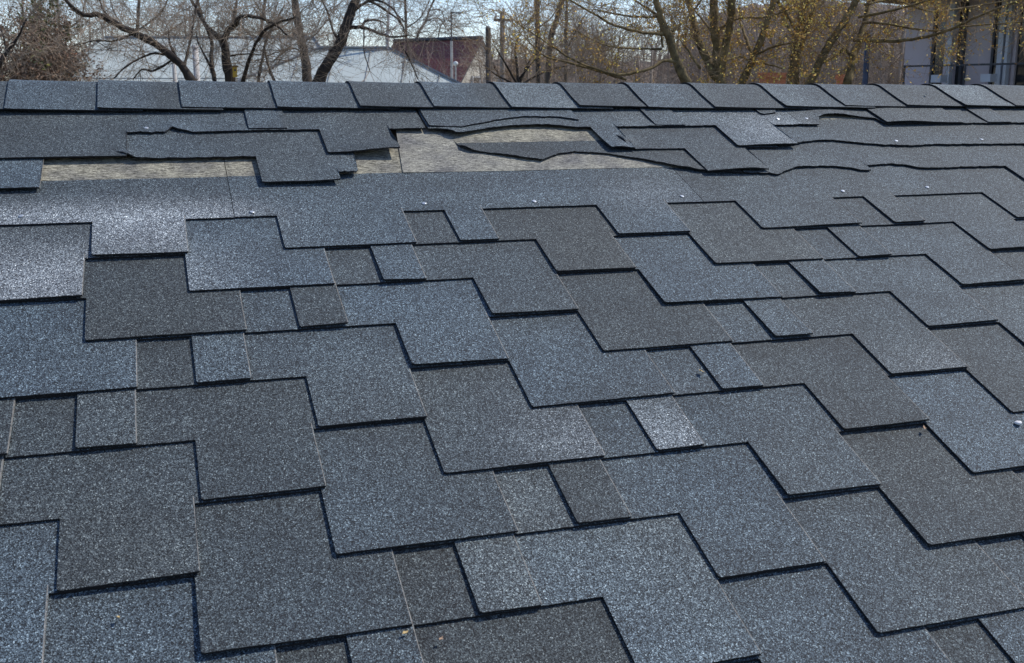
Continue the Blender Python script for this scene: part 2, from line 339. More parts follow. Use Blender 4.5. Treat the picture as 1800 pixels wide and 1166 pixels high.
# course 11
TORN[(11, -1)] = [(-.203, 12)]+[(.1, 12)]+tabpts(.197, .280, 11, 12)+[(.56, 12)]
TORN[(11, 0)] = sh([(.604, 12.0), (.6045, 11.12), (.682, 11.08), (.714, 11.2), (.744, 11.27), (.777, 11.40), (.824, 11.50), (.855, 11.55), (.936, 11.53), (.97, 11.45), (.988, 11.36), (.989, 11.9), (1.1, 12)])+tabpts(1.180, 1.262, 11, 12)+[(1.508, 12), (1.512, 11.58), (1.52, 11.52), (1.56, 11.6), (1.575, 11.9), (1.795, 12)]
SID = {}
for k in range(VB, 12):
    for m in range(-3, 6):
        if (k, m) in GONE: continue
        t_ = TORN.get((k, m))
        nm = 'torn_shingle' if t_ else 'shingle'
        if k == 11 and m == 0 and t_: pass
        o = build_strip(k, m, nm, t_)
        if o: SID[(k, m)] = o
lab = {(8, 0): 'torn dark shingle remnant with a pointed lower edge lying on the bare tan patch', (9, 0): 'shingle with its left end torn away right of the bare patch', (10, 0): 'shingle with a ragged curved lower edge above the bare tan patch',
       (11, 0): 'blue grey shingle with a curved tear above the bare tan patch', (8, 1): 'shingle with a wavy torn lower edge on the right', (9, 1): 'upper shingle with a wavy torn lower edge on the right'}
for kk, s in lab.items(): SID[kk]['label'] = s
# grey tan sheet laid bare in the middle
def zs(k, s): return STEP*(1-s)
bx = [.497+(1.34-.497)*i/40 for i in range(41)]; bv = [9.36+(11.9-9.36)*j/22 for j in range(23)]
vs = []
for i, x in enumerate(bx):
    for j, v in enumerate(bv):
        xx = x+(.030*(v-9.3)/1.7)*(1-i/40.)
        vs.append((xx, v*P, (zs(7, v-7) if v < 10.32 else zs(7, 3.32)-.0018*(v-10.32))+offs(xx, v*P)+.0009+.0016*math.exp(-(x-.497)/.04)))
n0 = len(vs); vs += [(x, y, z-.0016) for x, y, z in vs]; fs = []
for i in range(40):
    for j in range(22):
        A = i*23+j; q = (A, A+23, A+24, A+1); fs.append(q); fs.append(tuple(n0+u for u in reversed(q)))
    fs.append((i*23, n0+i*23, n0+i*23+23, i*23+23))
for j in range(22): fs.append((j, j+1, n0+j+1, n0+j)); A = 40*23+j; fs.append((A+1, A, n0+A, n0+A+1))
o = mesh('backing_sheet', vs, fs, M_BACK2, roof); o['label'] = 'bare grey tan backing laid open by the torn shingles'

# ridge caps
caps_u = [-.940, -.735, -.533, -.331, -.127, .067, .297, .507, .703, .916, 1.114, 1.318, 1.526, 1.760, 1.967, 2.188, 2.400, 2.594, 2.80, 3.01, 3.22, 3.43, 3.64, 3.85, 4.06, 4.27]
caps_x = [c/1.1 for c in caps_u]; caps_x = [XL-.01, XL+.19]+[c for c in caps_x if c > XL+.3]
VR, RR = 13.20*P, .115
TL = RR*math.tan(SLOPE)
def cap_path(nf=6, na=10, vb=11.93, vback=None):
    """(v, z, nv, nz) from the front lower edge over the ridge to the back"""
    out = []
    v0 = vb*P; v1 = VR-TL
    for i in range(nf): out.append((v0+(v1-v0)*i/nf, 0, 0, 1))
    cxv, czv = v1, -RR
    for i in range(na+1):
        a = 2*SLOPE*i/na; out.append((cxv+RR*math.sin(a), czv+RR*math.cos(a), math.sin(a), math.cos(a)))
    ev, ez, nv, nz = out[-1]
    for i in range(1, nf+1):
        d = (v1-v0)*i/nf; out.append((ev+d*math.cos(2*SLOPE), ez-d*math.sin(2*SLOPE), nv, nz))
    return out
captone = {3: 'BM', 4: 'CD', 5: 'CG', 6: 'CN', 7: 'DG', 8: 'CD', 9: 'WW', 10: 'DG', 11: 'CM', 12: 'GG', 13: 'LM', 14: 'MG', 15: 'GG', 16: 'WW', 17: 'GN'}
for i in range(len(caps_x)-1):
    rng = random.Random(500+i)
    xa, pitch = caps_x[i], caps_x[i+1]-caps_x[i]; ln = pitch*1.5
    if xa > XR-.05: break
    idx = min(range(len(caps_u)), key=lambda q: abs(caps_u[q]/1.1-xa)) if xa > XL+.2 else 0
    code = captone.get(idx, rng.choice(['BM', 'CD', 'DG', 'MN', 'GG', 'LM']))
    vb = 11.77+rng.uniform(-.05, .04)
    path = cap_path(vb=vb); NXc = 14; vs, tn = [], []
    slant = rng.uniform(-.006, .002)
    for a in range(NXc+1):
        f = a/NXc; x = xa+ln*f
        h = .0038+.0036*(1-f*1.5)+.0012*math.exp(-f*9)
        for b_, (v, z, nv, nz) in enumerate(path):
            g = b_/len(path)
            hh = h+.0015*rng.random()*0+(.0022*math.exp(-(g/.07)**2)*(1 if (i % 3) else 1.8))
            xo = x+slant*g+.0008*noise.noise(Vector((g*12, i*3.1, a*.01)))
            vs.append((xo, v+nv*hh+.0012*noise.noise(Vector((x*30, i, 0)))*(b_ == 0), z+nz*hh+offs(x, v)*.7))
            c0, c1 = tone_rgb(code[0], 1), tone_rgb(code[1], 1)
            q = min(1, max(0, (f*1.5-.45)/.3))
            c = [p0*(1-q)+p1*q for p0, p1 in zip(c0, c1)]; gg = 1+.12*noise.noise(Vector((x*7, v*7, i)))
            tn.append((c[0]*gg, c[1]*gg, c[2]*gg, 1))
    W_ = len(path); n0 = len(vs)
    vs += [(x, y-path[q % W_][2]*TH, z-path[q % W_][3]*TH) for q, (x, y, z) in enumerate(vs)]
    fs, mi = [], []
    for a in range(NXc):
        for b_ in range(W_-1):
            A = a*W_+b_; q = (A, A+W_, A+W_+1, A+1); fs.append(q); mi.append(0); fs.append(tuple(n0+u for u in reversed(q))); mi.append(1)
        A = a*W_; fs.append((A, n0+A, n0+A+W_, A+W_)); mi.append(1)
        A = a*W_+W_-1; fs.append((A+W_, n0+A+W_, n0+A, A)); mi.append(1)
    for b_ in range(W_-1):
        fs.append((b_, b_+1, n0+b_+1, n0+b_)); mi.append(1)
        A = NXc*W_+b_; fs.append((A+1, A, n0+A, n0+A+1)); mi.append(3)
    o = mesh('ridge_cap', vs, fs, [M_GR, M_EDGE, M_BACK, M_DUSTLIT], roof, mi)
    ca = o.data.color_attributes.new('tone', 'FLOAT_COLOR', 'POINT'); ca.data.foreach_set('color', [q for t_ in tn+tn for q in t_])

# nails, each in its shingle
nails = [(-.242, 8.22, (7, -1)), (.168, 8.12, (7, 0)), (.511, 8.22, (7, 0)), (.747, 8.18, (7, 0)), (1.092, 8.20, (7, 0)), (1.505, 8.21, (7, 1)), (1.744, 8.26, (7, 1)),
         (-.017, 11.1, (10, -1)), (1.547, 11.30, (10, 0)), (1.634, 11.32, (10, 1)), (1.822, 10.22, (9, 1)), (2.092, 10.22, (9, 1))]
for i, (x, v, key) in enumerate(nails):
    k = key[0]; z = STEP*(1-(v-k))+offs(x, v*P); mb = MB(); n = 14; r = .0046; tx, ty = random.Random(i).uniform(-.15, .15), random.Random(i+7).uniform(-.15, .15)
    ring = [(r*math.cos(6.2832*q/n), r*math.sin(6.2832*q/n)) for q in range(n)]
    prof = [(.55, -.0004), (1, .0002), (1, .0012), (.8, .0017), (.3, .0019)]
    for s_, h in prof:
        for (a, b_) in ring: mb.v.append((a*s_, b_*s_, h+tx*a*s_+ty*b_*s_+.0006))
    for q in range(len(prof)-1):
        for p_ in range(n): mb.f.append((q*n+p_, q*n+(p_+1) % n, (q+1)*n+(p_+1) % n, (q+1)*n+p_))
    mb.f.append(tuple((len(prof)-1)*n+p_ for p_ in range(n)))
    o = mb.build('nail_head', M_NAIL, SID[key]); o.location = (x, v*P, z)

# deck, far slope, walls
dk = MB(); vb_ = VB*P-.02; zt = -.019
dk.hexa([(XL, vb_, zt-.022), (XR, vb_, zt-.022), (XR, VR, zt-.022), (XL, VR, zt-.022), (XL, vb_, zt), (XR, vb_, zt), (XR, VR, zt), (XL, VR, zt)])
dk.build('roof_deck', M_WOOD, roof)
c2, s2 = math.cos(2*SLOPE), math.sin(2*SLOPE); LB = 2.1
bk = MB(); h = .001
def bp_(x, d, hh): return (x, VR-TL*.3+d*c2+hh*s2, -.0+hh*c2-d*s2-.004)
bk.hexa([bp_(XL, 0, -.04), bp_(XR, 0, -.04), bp_(XR, LB, -.04), bp_(XL, LB, -.04), bp_(XL, 0, h), bp_(XR, 0, h), bp_(XR, LB, h), bp_(XL, LB, h)])
o = bk.build('back_slope', M_GR, roof); ca = o.data.color_attributes.new('tone', 'FLOAT_COLOR', 'POINT'); ca.data.foreach_set('color', [.95, .97, 1.05, 1]*len(o.data.vertices))
inv = ROOF_M.inverted()
wm = MB()
def rw(x, y, z):
    return inv @ Vector((x, y, z))
ye = vb_*math.cos(SLOPE)+.25; yr = VR*math.cos(SLOPE); yb = yr+(LB-.3)*math.cos(SLOPE)
zf = 3.67+vb_*math.sin(SLOPE)+.02; zr = 3.67+VR*math.sin(SLOPE)-.09
x0, x1 = XL+.25, XR-.25
g = MB(); 
pa = [(ye, 0), (yb, 0), (yb, zf), (yr, zr), (ye, zf)]
b0 = [rw(x0, y, z) for y, z in pa]; b1 = [rw(x1, y, z) for y, z in pa]
g.v = [tuple(p_) for p_ in b0+b1]; g.f = [(4, 3, 2, 1, 0), (5, 6, 7, 8, 9)]+[(i, (i+1) % 5, 5+(i+1) % 5, 5+i) for i in range(5)]
g.build('wall', M_PLAST, roof)
fa = MB(); fa.hexa([(XL, vb_-.02, -.19), (XR, vb_-.02, -.19), (XR, vb_-.002, -.19), (XL, vb_-.002, -.19), (XL, vb_-.02, -.012), (XR, vb_-.02, -.012), (XR, vb_-.002, -.012), (XL, vb_-.002, -.012)])
fa.build('fascia_board', M_FASC, roof)

# ------------------------------------------------------------------ small litter lying on the roof
def onroof(x, v, k=None):
    return ROOF_M @ Vector((x, v*P, .0035+offs(x, v*P)))
M_LY = noisy('dry yellow leaf', (.38, .26, .10), (.58, .46, .24), 60, .8)
M_LT = noisy('dry tan leaf', (.30, .18, .11), (.46, .33, .22), 60, .8)
M_ST = noisy('pale stone', (.55, .54, .52), (.8, .79, .77), 60, .8)
def leaf(x, v, r, mat, label, seed, zz=0):
    rg = random.Random(seed); n = 9; pts = []
    for i in range(n):
        a = 6.2832*i/n; q = r*(1.0 if i % 2 else .62)*rg.uniform(.7, 1.2); pts.append((q*math.cos(a)*1.25, q*math.sin(a)*.7, .0012+.0022*rg.random()))
    vs = [(0, 0, .0016)]+pts; n1 = len(vs); vs += [(a, b, c-.0005) for a, b, c in vs]
    fs = [(0, 1+i, 1+(i+1) % n) for i in range(n)]+[(n1, n1+1+(i+1) % n, n1+1+i) for i in range(n)]+[(1+i, n1+1+i, n1+1+(i+1) % n, 1+(i+1) % n) for i in range(n)]
    o = mesh('dry_leaf', vs, fs, mat); o.location = onroof(x, v)+Vector((0, 0, zz)); o.rotation_euler = (SLOPE, 0, rg.uniform(0, 3)); tag(o, label, 'leaf')
    return o
def pebble(x, v, r, mat, label, seed, zz=0):
    rg = random.Random(seed); vs = []; fs = []; nu, nv_ = 10, 6
    for j in range(nv_+1):
        for i in range(nu):
            a, b = 6.2832*i/nu, math.pi*j/nv_; q = r*(1+.25*noise.noise(Vector((math.cos(a)*1.3, math.sin(a)*1.3, b+seed))))
            vs.append((q*math.cos(a)*math.sin(b)*1.2, q*math.sin(a)*math.sin(b), q*math.cos(b)*.6))
    for j in range(nv_):
        for i in range(nu): fs.append((j*nu+i, (j+1)*nu+i, (j+1)*nu+(i+1) % nu, j*nu+(i+1) % nu))
    o = mesh('pebble', vs, fs, mat, smooth=True); o.location = onroof(x, v)+Vector((0, 0, r*.35+zz)); tag(o, label, 'pebble'); return o
leaf(.851, 3.39, .0062, M_LY, 'tiny yellow dry leaf scrap lying right of the middle of the roof', 3)
leaf(1.169, 1.87, .005, M_LT, 'tiny tan dry leaf scrap on the shingles at lower right', 5)
leaf(2.10, 12.35, .006, M_ST, 'small pale leaf scrap on a ridge cap near the right end', 8, .006)
pebble(1.350, 1.76, .0055, M_ST, 'white pebble on the shingles at the right edge of the picture', 4)
pebble(2.315, 13.1, .0075, M_LY, 'small cream pebble sitting on the very crest of the ridge', 6, .010)
leaf(-.079, .57, .0035, M_LY, 'yellow seed scrap near the lower left corner of the roof', 11)
leaf(.247, -.09, .0045, M_LY, 'yellow bud scrap beside a joint at the bottom of the roof', 12)
leaf(.287, -.22, .0035, M_LT, 'reddish brown bud scrap at the bottom of the roof', 13)

# ------------------------------------------------------------------ ground
gm = noisy('winter grass', (.05, .05, .022), (.14, .12, .06), .6, .95, bump=.3)
G = MB(); NG = 24; ext = 900
gv = []; gf = []
for i in range(NG+1):
    for j in range(NG+1):
        u, v = (i/NG*2-1), (j/NG*2-1); gv.append((ext*u*abs(u), ext*v*abs(v), 0))
for i in range(NG):
    for j in range(NG): A = i*(NG+1)+j; gf.append((A, A+NG+1, A+NG+2, A+1))
o = mesh('ground', gv, gf, gm); o['kind'] = 'structure'

# ------------------------------------------------------------------ trees
def rv(rg):
    while True:
        v = Vector((rg.uniform(-1, 1), rg.uniform(-1, 1), rg.uniform(-1, 1)))
        if .05 < v.length < 1: return v.normalized()
def twig(mb, p, d, L, r, depth, rg, up=.15, wob=.35, buds=None, fan=3, nside=3, seg=4):
    pts = [p.copy()]; q = p.copy(); dd = d.copy()
    for i in range(seg):
        dd = (dd+rv(rg)*wob*.6+Vector((0, 0, up*.4))).normalized(); q = q+dd*(L/seg); pts.append(q.copy())
        if depth > 0:
            for _ in range(fan if rg.random() < .8 else fan-1):
                if rg.random() < .62:
                    nd = (dd*.75+rv(rg)*.9).normalized(); o_ = pts[-2].lerp(q, rg.random())
                    twig(mb, o_, nd, L*rg.uniform(.45, .72), r*.62, depth-1, rg, up, wob, buds, fan, 3, max(3, seg-1))
        if buds is not None and depth <= 1 and rg.random() < buds[1]:
            buds[0].append(pts[-2].lerp(q, rg.random())+rv(rg)*.012)
    mb.tube(pts, [max(r*(1-.75*i/seg), .0011) for i in range(seg+1)], nside, cap=False)
def bud_mesh(pts, rg, size, org, n=1):
    mb = MB(org)
    for p in pts:
        for _ in range(n):
            c = p+rv(rg)*size*.8; a = rv(rg); b = a.cross(rv(rg)).normalized(); s = size*rg.uniform(.5, 1.3)
            e1, e2 = a*s, b*s*.6
            mb.poly([c-e1, c-e2, c+e1, c+e2])
    return mb
def tree(name, label, limbs, D, dens=1.0, L=1.0, rt=.006, depth=2, bark=None, twm=None, up=.15, buds=None, budsize=.015, seed=1, group=None, ground=True, fan=3, per=.22, budn=1, outl=1.0, cat='tree', dk=1.5):
    """limbs: list of (pixel polyline, radius px start, end, depth offset at the end)"""
    rg = random.Random(seed); base = at(*limbs[0][0][0], D); base = Vector((base.x, base.y, 0))
    t = thing(name, label, cat, base, group); tr = MB(base); tw = MB(base); bl = [] if buds else None
    for li, (pl, r0, r1, dz) in enumerate(limbs):
        n = len(pl); pts = [at(px, py, D+dz*(i/(n-1)) if n > 1 else D) for i, (px, py) in enumerate(pl)]
        # smooth
        sm = []
        for i in range(len(pts)-1):
            p0, p1, p2, p3 = pts[max(i-1, 0)], pts[i], pts[i+1], pts[min(i+2, len(pts)-1)]
            for s in range(4):
                u = s/4; sm.append(.5*((2*p1)+(p2-p0)*u+(2*p0-5*p1+4*p2-p3)*u*u+(3*p1-p0-3*p2+p3)*u**3)+rv(rg)*.006*(r0/8+.3))
        sm.append(pts[-1]); m_ = len(sm)
        kk = 1.12 if bark is M_LICH else 1.0; R0, R1 = r0*kk/F*D, r1*kk/F*D
        rads = [R0+(R1-R0)*i/(m_-1) for i in range(m_)]
        rads = [q*(1+.12*rg.uniform(-1, 1)) for q in rads]
        if li == 0 and ground:
            foot = [Vector((base.x, base.y, -.05)), Vector((base.x, base.y, .12)), base.lerp(sm[0], .35)+rv(rg)*.03, base.lerp(sm[0], .7)+rv(rg)*.03]
            allp = foot+sm; allr = [R0*1.9, R0*1.45, R0*1.25, R0*1.1]+rads
            tr.tube(allp, allr, 9)
        else: tr.tube(sm, rads, 7 if r0 > 4 else 5)
        # side branches
        acc = 0
        for i in range(m_-1):
            seg = sm[i+1]-sm[i]; acc += seg.length*dens*dk*(1 if buds else .85)
            while acc > per:
                acc -= per; o_ = sm[i].lerp(sm[i+1], rg.random()); dd = seg.normalized()
                nd = (dd*.45+rv(rg)*.9+Vector((0, 0, up))).normalized()
                twig(tw, o_, nd, L*rg.uniform(.5, 1.15)*outl, rt*rg.uniform(.7, 1.3), depth, rg, up, .35, (bl, buds) if buds else None, fan)
        if r1 < 6:
            for _ in range(2): twig(tw, sm[-1], (seg.normalized()+rv(rg)*.4).normalized(), L, rt, depth, rg, up, .35, (bl, buds) if buds else None, fan)
    tr.build('trunk', bark or M_BARK, t, True); tw.build('crown', twm or M_TWIG, t)
    if bl: bud_mesh(bl, rg, budsize, base, budn).build('buds', M_BUD, t)
    return t
BT = 'bare trees beyond the ridge'
tree('bare_tree', 'bare tree whose long dark limb leans up to the left across the metal roof', [
    ([(342, 150), (318, 115), (272, 76), (235, 58), (200, 40), (170, 25), (148, 28), (125, 12), (95, -25)], 8, 2.5, -.6),
    ([(318, 117), (300, 80), (297, 55)], 3, 1.5, .3), ([(322, 120), (332, 85), (340, 40), (350, -10)], 3, 1.5, .5), ([(295, 97), (265, 95), (225, 115), (200, 138)], 2.5, 1.2, -.5),
    ([(235, 58), (205, 72), (165, 72), (130, 80)], 2.2, 1, .6), ([(200, 40), (180, 15), (170, -20)], 2.5, 1.2, .4), ([(300, 108), (270, 125), (250, 122), (235, 138)], 2.5, 1.2, .4)], 11, 1.25, .75, .0045, 2, M_BARKD, M_TWIG, seed=11, group=BT)
tree('bare_tree', 'bare tree with a dark forked trunk carrying a yellow nest box', [
    ([(407, 150), (399, 110), (393, 75)], 9, 7, 0), ([(393, 75), (400, 55), (415, 42), (422, 30), (450, 30), (480, 42), (505, 62)], 6, 1.5, -.5), ([(393, 75), (375, 58), (362, 44), (345, 15), (325, -20)], 5, 2, .5),
    ([(400, 60), (412, 30), (418, -20)], 4, 2, .4), ([(378, 150), (372, 110), (371, 70), (352, 20), (345, -20)], 4.5, 2, .8), ([(425, 150), (440, 100), (460, 60), (490, 40), (520, 30)], 4, 1.5, -.8),
    ([(452, 150), (462, 100), (470, 65), (500, 10)], 3, 1.5, .6), ([(485, 150), (470, 110), (465, 80)], 3, 1.5, .6), ([(395, 100), (430, 95), (470, 98)], 2, 1, .4), ([(372, 120), (350, 80), (345, 60)], 2.5, 1, .3)], 12, 1.5, .8, .0045, 2, M_BARKD, M_TWIG, seed=12, group=BT)
tree('bare_tree', 'tall straight brown trunk just left of the leaning dark trunk', [
    ([(542, 150), (536, 105), (530, 70), (521, 25), (512, -30)], 9, 6, 0), ([(531, 75), (555, 60), (580, 30)], 2, 1, .6), ([(534, 95), (510, 85), (480, 110)], 2, 1, -.5), ([(524, 62), (515, 60)], 4, 3, -.1)], 14, .9, .9, .005, 2, M_BARK, M_TWIG, seed=13, group=BT)
tree('bare_tree', 'thick dark trunk leaning to the right in front of the pale metal roof', [
    ([(556, 152), (572, 118), (592, 85), (606, 55), (617, 25), (630, -20)], 11, 8, 0), ([(612, 48), (630, 48), (645, 50), (668, 60), (690, 66), (718, 62)], 4, 1.3, -.7), ([(636, 50), (642, 38), (665, 36), (680, 45)], 3, 1, .4),
    ([(600, 78), (586, 55), (575, 20), (560, -10)], 3, 1.5, .5), ([(620, 20), (655, 0), (690, 15), (710, 50)], 3, 1, -.6), ([(645, 0), (665, 10), (700, 35), (712, 60)], 3, 1, .5), ([(640, 50), (640, 90), (650, 125)], 1.6, .8, -.3), ([(700, 70), (720, 105), (735, 140)], 1.8, 1, .3)], 12.5, .85, .7, .0042, 2, M_BARKD, M_TWIG, up=-.05, seed=14, group=BT)
tree('bare_tree', 'thin dark stem slanting up at the far left edge', [([(-10, 130), (12, 92), (30, 68), (47, 33)], 4, 1.5, 0), ([(12, 92), (5, 60), (-5, 40)], 2, 1, .3)], 10.5, 1.0, .7, .004, 2, M_BARKD, M_TWIG, seed=15, group=BT)
tree('bare_tree', 'slender tall bare tree standing behind the brown bush at left', [([(112, 150), (108, 85), (103, 40), (100, -30)], 4, 2, 0), ([(108, 85), (80, 50), (55, 20)], 2, 1, .5), ([(105, 60), (140, 35), (150, 0)], 2, 1, -.5), ([(40, 150), (42, 60), (38, -20)], 3, 1.5, 1)], 22, .9, 1.3, .007, 2, M_BARK, M_TWIGF, seed=16, group=BT)
tree('bare_tree', 'dense crowned bare tree rising behind the long grey metal roof', [([(238, 150), (240, 80), (243, 30), (246, -30)], 4.5, 2, 0), ([(240, 70), (205, 30), (190, -10)], 2, 1, .5), ([(241, 55), (285, 20), (300, -20)], 2, 1, -.5), ([(240, 90), (290, 60), (320, 40)], 2, 1, 1)], 30, .9, 2.0, .009, 2, M_BARK, M_TWIGF, seed=17, group=BT)
tree('bare_tree', 'spreading bare tree seen above the gap between the two metal roofs', [([(450, 150), (455, 80), (462, 30), (470, -30)], 4, 2, 0), ([(455, 75), (420, 40), (400, 0)], 2, 1, .5), ([(458, 60), (500, 45), (540, 10)], 2, 1, -.5), ([(455, 90), (510, 75), (560, 65)], 2, 1, -.8)], 31, .7, 1.9, .009, 2, M_BARK, M_TWIGF, seed=18, group=BT)
tree('birch_tree', 'slim white barked birch left of the dark red tiled roof', [([(682, 150), (682, 95), (681, 60), (684, 20), (686, -20)], 3.6, 2.2, 0), ([(681, 68), (672, 48), (668, 30)], 1.6, .8, .3), ([(682, 75), (690, 55), (700, 40)], 1.4, .7, .3)], 20, .6, .9, .005, 1, M_BIRCH, M_TWIG, seed=19, group=BT)
tree('bare_tree', 'bare tree with a straight stem behind the left end of the red tiled roof', [([(714, 150), (714, 60), (712, 0), (711, -30)], 3, 2, 0), ([(714, 50), (740, 30), (755, 0)], 1.5, .8, .5), ([(713, 40), (695, 20), (690, -10)], 1.5, .8, .5)], 66, .35, 3.2, .018, 2, M_BARK, M_TWIG, seed=20, group=BT)
tree('bare_tree', 'bare tree with a curving forked stem behind the middle of the red tiled roof', [([(728, 150), (732, 70), (748, 38), (756, 15), (768, -10)], 2.4, 1.6, 0), ([(748, 38), (770, 32), (785, 50)], 1.3, .7, .5), ([(757, 18), (775, 18), (782, 40)], 1.2, .7, -.5), ([(770, 70), (775, 45), (790, 30)], 1.3, .7, 1)], 68, .35, 2.8, .018, 2, M_BARK, M_TWIGF, seed=21, group=BT)
tree('bare_tree', 'ivy dark upright trunk right of the two poles', [([(946, 150), (945, 60), (944, 20), (946, -30)], 4.6, 4.2, 0), ([(945, 50), (970, 30), (985, 0)], 1.5, .8, .3)], 22, .7, 1.0, .006, 2, M_BARKD, M_TWIG, seed=22, group=BT)
tree('bare_tree', 'brown slanting trunk just right of the ivy dark upright trunk', [([(962, 150), (968, 70), (978, 35), (990, 0), (1000, -30)], 5, 4.2, 0), ([(994, 60), (996, 20), (996, -20)], 3.4, 3, .4), ([(994, 150), (995, 100), (994, 60)], 3.6, 3.4, .4), ([(1000, 80), (1020, 40), (1030, 25)], 2, 1, .5)], 23, 1.2, 1.2, .007, 2, M_BARK, M_TWIG, seed=23, group=BT)
tree('garden_bush', 'dark leafless bush fanning up right of the poles', [([(912, 155), (909, 120), (906, 90), (912, 60)], 3, 1.2, 0), ([(912, 150), (930, 110), (955, 75)], 2.5, 1, .3), ([(910, 150), (890, 115), (872, 85)], 2.5, 1, -.3), ([(915, 150), (960, 125), (1000, 115)], 2.2, 1, .3), ([(908, 150), (870, 130), (850, 115)], 2, 1, .3), ([(912, 140), (950, 90), (960, 50)], 2, 1, .1)], 13, 1.1, .6, .0045, 2, M_BARKD, M_TWIGB, seed=24, group='bushes beyond the ridge', cat='bush')
YB = 'yellow budding trees at right'
tree('budding_tree', 'leftmost budding tree whose long limbs sweep down to the left', [
    ([(1210, 150), (1192, 115), (1180, 75), (1165, 40), (1158, 15), (1150, -25)], 8, 5, 0), ([(1168, 60), (1130, 57), (1080, 45), (1040, 22), (985, -10)], 3, 1.2, -.6), ([(1158, 30), (1120, 30), (1080, 24), (1042, 17)], 2.2, 1, .4),
    ([(1156, 28), (1130, 10), (1100, -10)], 2.4, 1.3, .4), ([(1190, 110), (1165, 108), (1140, 122), (1095, 131), (1060, 126), (1010, 106), (965, 78), (915, 45)], 3, 1, -.6), ([(1165, 82), (1162, 60), (1160, 40)], 2, 1.5, .1),
    ([(1162, 86), (1110, 86), (1060, 78), (1015, 55)], 1.8, .8, -.4), ([(1100, 140), (1050, 125), (1000, 110), (960, 100), (930, 75)], 2.5, 1, -1), ([(1176, 60), (1215, 25), (1240, -15)], 3, 1.5, .5)], 8, .95, .42, .0028, 2, M_LICH, M_TWIGB, up=.12, buds=.25, budsize=.0095, seed=31, group=YB)
tree('budding_tree', 'budding tree with several upright mossy stems', [
    ([(1268, 150), (1262, 105), (1256, 50), (1253, -25)], 8, 6, 0), ([(1262, 140), (1240, 100), (1222, 55), (1205, -20)], 8, 4.5, .3), ([(1268, 130), (1276, 75), (1285, 30), (1287, -20)], 7, 5.5, -.3), ([(1260, 55), (1275, 45), (1300, 32), (1350, 30), (1385, 18)], 2.4, 1, -.3),
    ([(1255, 60), (1235, 35), (1210, 5)], 2.5, 1.2, .4), ([(1230, 120), (1210, 90), (1195, 70)], 2.5, 1, .3), ([(1270, 110), (1300, 100), (1320, 108)], 2.4, 1.2, .2)], 8.6, 1.1, .42, .0028, 2, M_LICH, M_TWIGB, up=.12, buds=.65, budsize=.0112, seed=32, group=YB)
tree('budding_tree', 'budding tree with a slanting stem forking low over the orange brick', [
    ([(1303, 152), (1320, 110), (1335, 75), (1350, 35), (1368, -20)], 6.5, 4.5, 0), ([(1324, 100), (1312, 70), (1302, 40), (1300, 10)], 3.4, 1.5, .4), ([(1326, 98), (1360, 82), (1398, 74)], 2.2, 1.3, -.2), ([(1318, 108), (1345, 112), (1375, 120)], 2.2, 1.2, -.2), ([(1366, 0), (1385, 30), (1398, 55)], 3, 2, .2)], 8.9, 1.0, .42, .0028, 2, M_LICH, M_TWIGB, up=.12, buds=.65, budsize=.0112, seed=33, group=YB)
tree('budding_tree', 'budding tree with the thickest dark mossy trunk', [
    ([(1392, 152), (1398, 110), (1402, 75), (1412, 35), (1418, -25)], 9, 8.5, 0), ([(1404, 100), (1416, 60), (1428, 20), (1432, -20)], 4, 3.5, -.3), ([(1402, 70), (1380, 40), (1372, 15)], 4, 2, .3), ([(1415, 30), (1440, 10), (1460, -15)], 3, 1.5, .3)], 9.4, 1.1, .42, .0028, 2, M_LICH, M_TWIGB, up=.12, buds=.65, budsize=.0112, seed=34, group=YB)
tree('budding_tree', 'rightmost budding tree with long limbs crossing in front of the lavender building', [
    ([(1420, 155), (1440, 112), (1462, 72), (1490, 30), (1515, -20)], 7, 5, 0), ([(1490, 150), (1500, 100), (1515, 60), (1530, -20)], 7, 4, .4), ([(1500, 70), (1540, 72), (1590, 71), (1640, 62), (1680, 48), (1720, 28), (1780, 5), (1830, -10)], 3.2, 1.3, -.8),
    ([(1515, 40), (1560, 42), (1600, 50), (1650, 54), (1700, 46), (1760, 42), (1830, 34)], 2.2, 1, -.5), ([(1510, 30), (1560, 20), (1620, 5), (1660, -10)], 2.4, 1.2, -.5), ([(1500, 100), (1470, 70), (1455, 40)], 3, 1.5, .5), ([(1520, 10), (1570, 0), (1640, 20), (1720, 10), (1800, -5)], 2.2, 1, .5), ([(1445, 110), (1480, 90), (1500, 60)], 3, 2, .3)],
    9.0, 1.15, .42, .0028, 2, M_LICH, M_TWIGB, up=.08, buds=.55, budsize=.0098, seed=35, group=YB)

